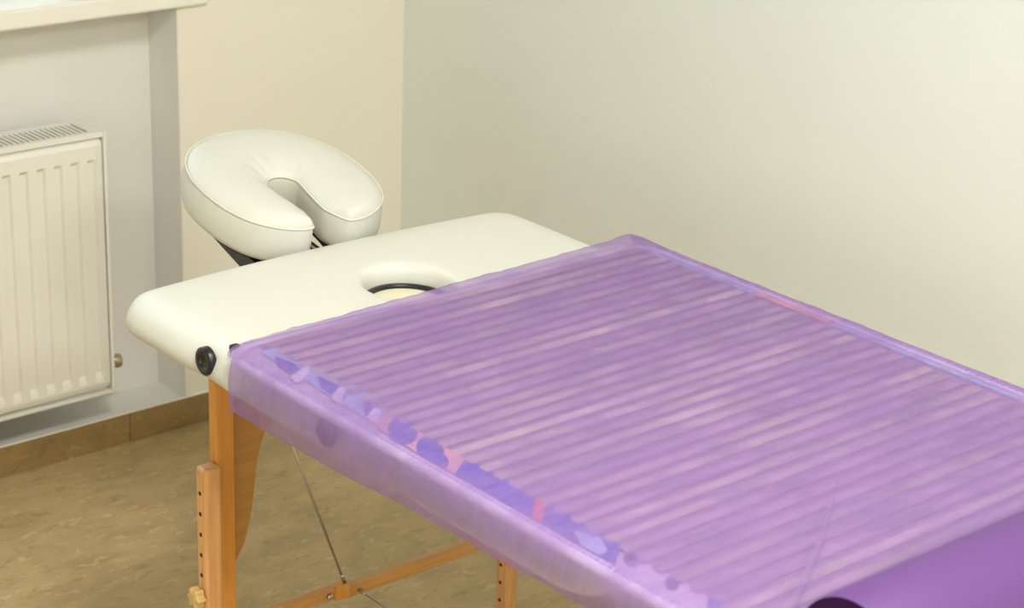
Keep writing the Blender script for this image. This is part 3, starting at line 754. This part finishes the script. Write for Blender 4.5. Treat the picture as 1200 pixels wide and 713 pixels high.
# ------------------------------------------------------------------ purple disposable sheet
SY1, RC_Y, RC_Z, RR = 1.9840, 0.945, 0.8170, 0.0600
def nz(x, y, s, seed=0.0): return noise.noise(Vector((x*s+seed, y*s-seed, seed*0.37)))
FOLD = [on_z(px, py, 0.757)[:2] for px, py in ((985, 548), (975, 590), (962, 640), (945, 680), (930, 713), (905, 760))]
def fold_h(x, y):
    best = 9.0; side = 0; tpar = 0
    for i, (a, b) in enumerate(zip(FOLD, FOLD[1:])):
        ab = b-a; t = max(0, min(1, ((x-a[0])*ab[0]+(y-a[1])*ab[1])/(ab@ab)))
        dx, dy = x-a[0]-ab[0]*t, y-a[1]-ab[1]*t; d = math.hypot(dx, dy)
        if d < best: best = d; tpar = i+t
    return 0.0045*math.exp(-(best/0.0100)**2)*min(1, tpar/2.2)
def sheet():
    # cross profile: (x, z above mat top level)
    hemx = []
    xs = [('s', k/12) for k in range(12)] + [('f', float(v)) for v in np.linspace(1.2340, 1.9500, 212)] + [('e', k/6) for k in range(1, 7)]
    ysn = 430
    y_end = RC_Y
    V = []; nx = len(xs)
    for j in range(ysn+1):
        t = j/ysn
        for kind, q in xs:
            y_top = 1.9735+0.043*((q if kind == 'f' else (1.234 if kind == 's' else 1.95))-1.281)
            y_base = y_top-(y_top-y_end)*t
            if kind == 'f':
                x = q
                edge = min(1.0, (x-1.2340)/0.012); edge2 = min(1.0, (1.9500-x)/0.012)
                drop = 0.0035*((1-edge)**2+(1-edge2)**2)
                y = y_base + (1-t)**6*0.0045*nz(x, 0, 14, 3.1) + (1-t)**6*0.004*nz(x, 0, 45, 9.2)
                ridge_in = 1.0 if 1.290 < x < 1.915 else max(0.0, 1-min(abs(x-1.290), abs(x-1.915))/0.010)
                ph = (y-(MY1-0.026))/PITCH_Y*2*PI
                calm = 0.5+0.5*nz(x, y, 5.5, 5.0)
                lift = 0.0022*max(0, nz(x, y, 7, 1.7)) + 0.0009*nz(x*0.6, y*1.4, 26, 4.4) + 0.0007*nz(x, y, 60, 8.8)
                z = 0.7556 + ridge_in*(0.00035*math.cos(ph)*(0.55+0.75*calm)) + max(lift, -0.0004) - drop + fold_h(x, y)
                # head edge falls to the pad, lifting in small waves
                z -= 0.0045*math.exp(-((y_top-y)/0.006)**2)
                rc = min(1.0, max(0.0, (1.275-x)/0.041))
                y -= 0.036*(1-math.sqrt(max(0, 1-rc*rc)))*(1-t)**8
                if t < 0.02: z = max(z, 0.7515+0.003*max(0, nz(x, 0, 30, 2.2)))
                if x > 1.915: z += 0.0035*math.exp(-((x-1.935)/0.02)**2)*math.exp(-((y-1.965)/0.03)**2)
            elif kind == 's':
                # hanging near side, q = 0 hem .. 1 at the mat edge
                y = y_base
                zh = 0.6880+0.026*((1.943-y)/0.90) + 0.0030*nz(y, 0, 6, 2.0) + 0.0012*nz(y, 0, 30, 7.0)
                a = q
                x = 1.2275 + 0.0065*(a**3) - 0.0045*math.sin(a*PI)*0.6 + 0.0035*nz(y, a*0.12, 9, 6.0)*(1-a) - 0.002*(1-a)
                z = zh+(0.7520-zh)*(1-(1-a)**1.15)
                # the free head end swings out and trails back a little
                y += 0.0
                y -= (0.036+(1-a)*0.004)*(1-t)**8
            else:
                y = y_base
                x = 1.9500+0.008*math.sin(q*PI/2)+0.002*nz(y, 0, 8, 1.0)
                z = 0.7520-0.055*q**1.3
            # near the roll the sheet runs in under it
            V.append((x, y, z))
    Fc = [(j*nx+i, j*nx+i+1, (j+1)*nx+i+1, (j+1)*nx+i) for j in range(ysn) for i in range(nx-1)]
    return py_mesh('disposable_sheet', V, Fc)
sh = link_mesh('disposable_sheet', sheet(), 'purple_nonwoven', smooth=True)
# a tuck in the sheet running towards the roll
V = []; NF = 24
for k in range(NF+1):
    t = k/NF*(len(FOLD)-1.001); i = int(t); f = t-i
    p = FOLD[i]*(1-f)+FOLD[i+1]*f; wd = 0.0006+0.0075*min(1, k/NF*1.6)**1.3
    for q in (-1, -0.5, 0, 0.5, 1):
        V.append((p[0]+q*wd*0.38, p[1]-q*wd*0.33, 0.7640+0.0025*min(1, k/NF*2)*(1-q*q)))
Fc = [(k*5+i, k*5+i+1, (k+1)*5+i+1, (k+1)*5+i) for k in range(NF) for i in range(4)]
link_mesh('fold', py_mesh('fold', V, Fc), 'purple_fold', sh, smooth=True)
tag(sh, 'thin translucent purple disposable sheet spread over the striped mat', 'sheet')

# ------------------------------------------------------------------ the roll
rl = thing('sheet_roll', 'thick purple roll of disposable sheet lying across the table', 'roll', (1.56, RC_Y, RC_Z-RR))
RX_0, RX_1 = 1.204, 1.904
bm = bmesh.new(); n = 96; rings = []
for k, (xx, dr) in enumerate([(RX_0+0.0005, -0.0012), (RX_0+0.002, 0), (RX_0+0.10, 0.0002), (RX_0+0.30, -0.0003), (RX_1-0.2, 0.0003), (RX_1-0.002, 0), (RX_1-0.0005, -0.0012)]):
    ring = []
    for q in range(n):
        a = q/n*2*PI; r = RR-0.0006+0.0005*math.sin(3*a+k)+dr
        ring.append(bm.verts.new((xx, RC_Y+r*math.cos(a), RC_Z+r*math.sin(a))))
    rings.append(ring)
for A, B in zip(rings, rings[1:]):
    for q in range(n): bm.faces.new((A[q], A[(q+1) % n], B[(q+1) % n], B[q]))
link_mesh('wound_sheet', bm_mesh('wound_sheet', bm), 'purple_roll', rl, smooth=True)
for xx, s in ((RX_0, -1), (RX_1, 1)):
    bm = bmesh.new(); rings = []
    for r, h in ((RR-0.0016, 0.0), (RR*0.7, -0.0015), (0.019, -0.002), (0.019, -0.05)):
        rings.append([bm.verts.new((s*h, r*math.cos(q/n*2*PI), r*math.sin(q/n*2*PI))) for q in range(n)])
    for A, B in zip(rings, rings[1:]):
        for q in range(n): bm.faces.new((A[q], A[(q+1) % n], B[(q+1) % n], B[q]))
    bm.faces.new(rings[-1])
    link_mesh('roll_end', bm_mesh('roll_end', bm), 'roll_edge', rl, loc=(xx, RC_Y, RC_Z))
re_parent(rl)
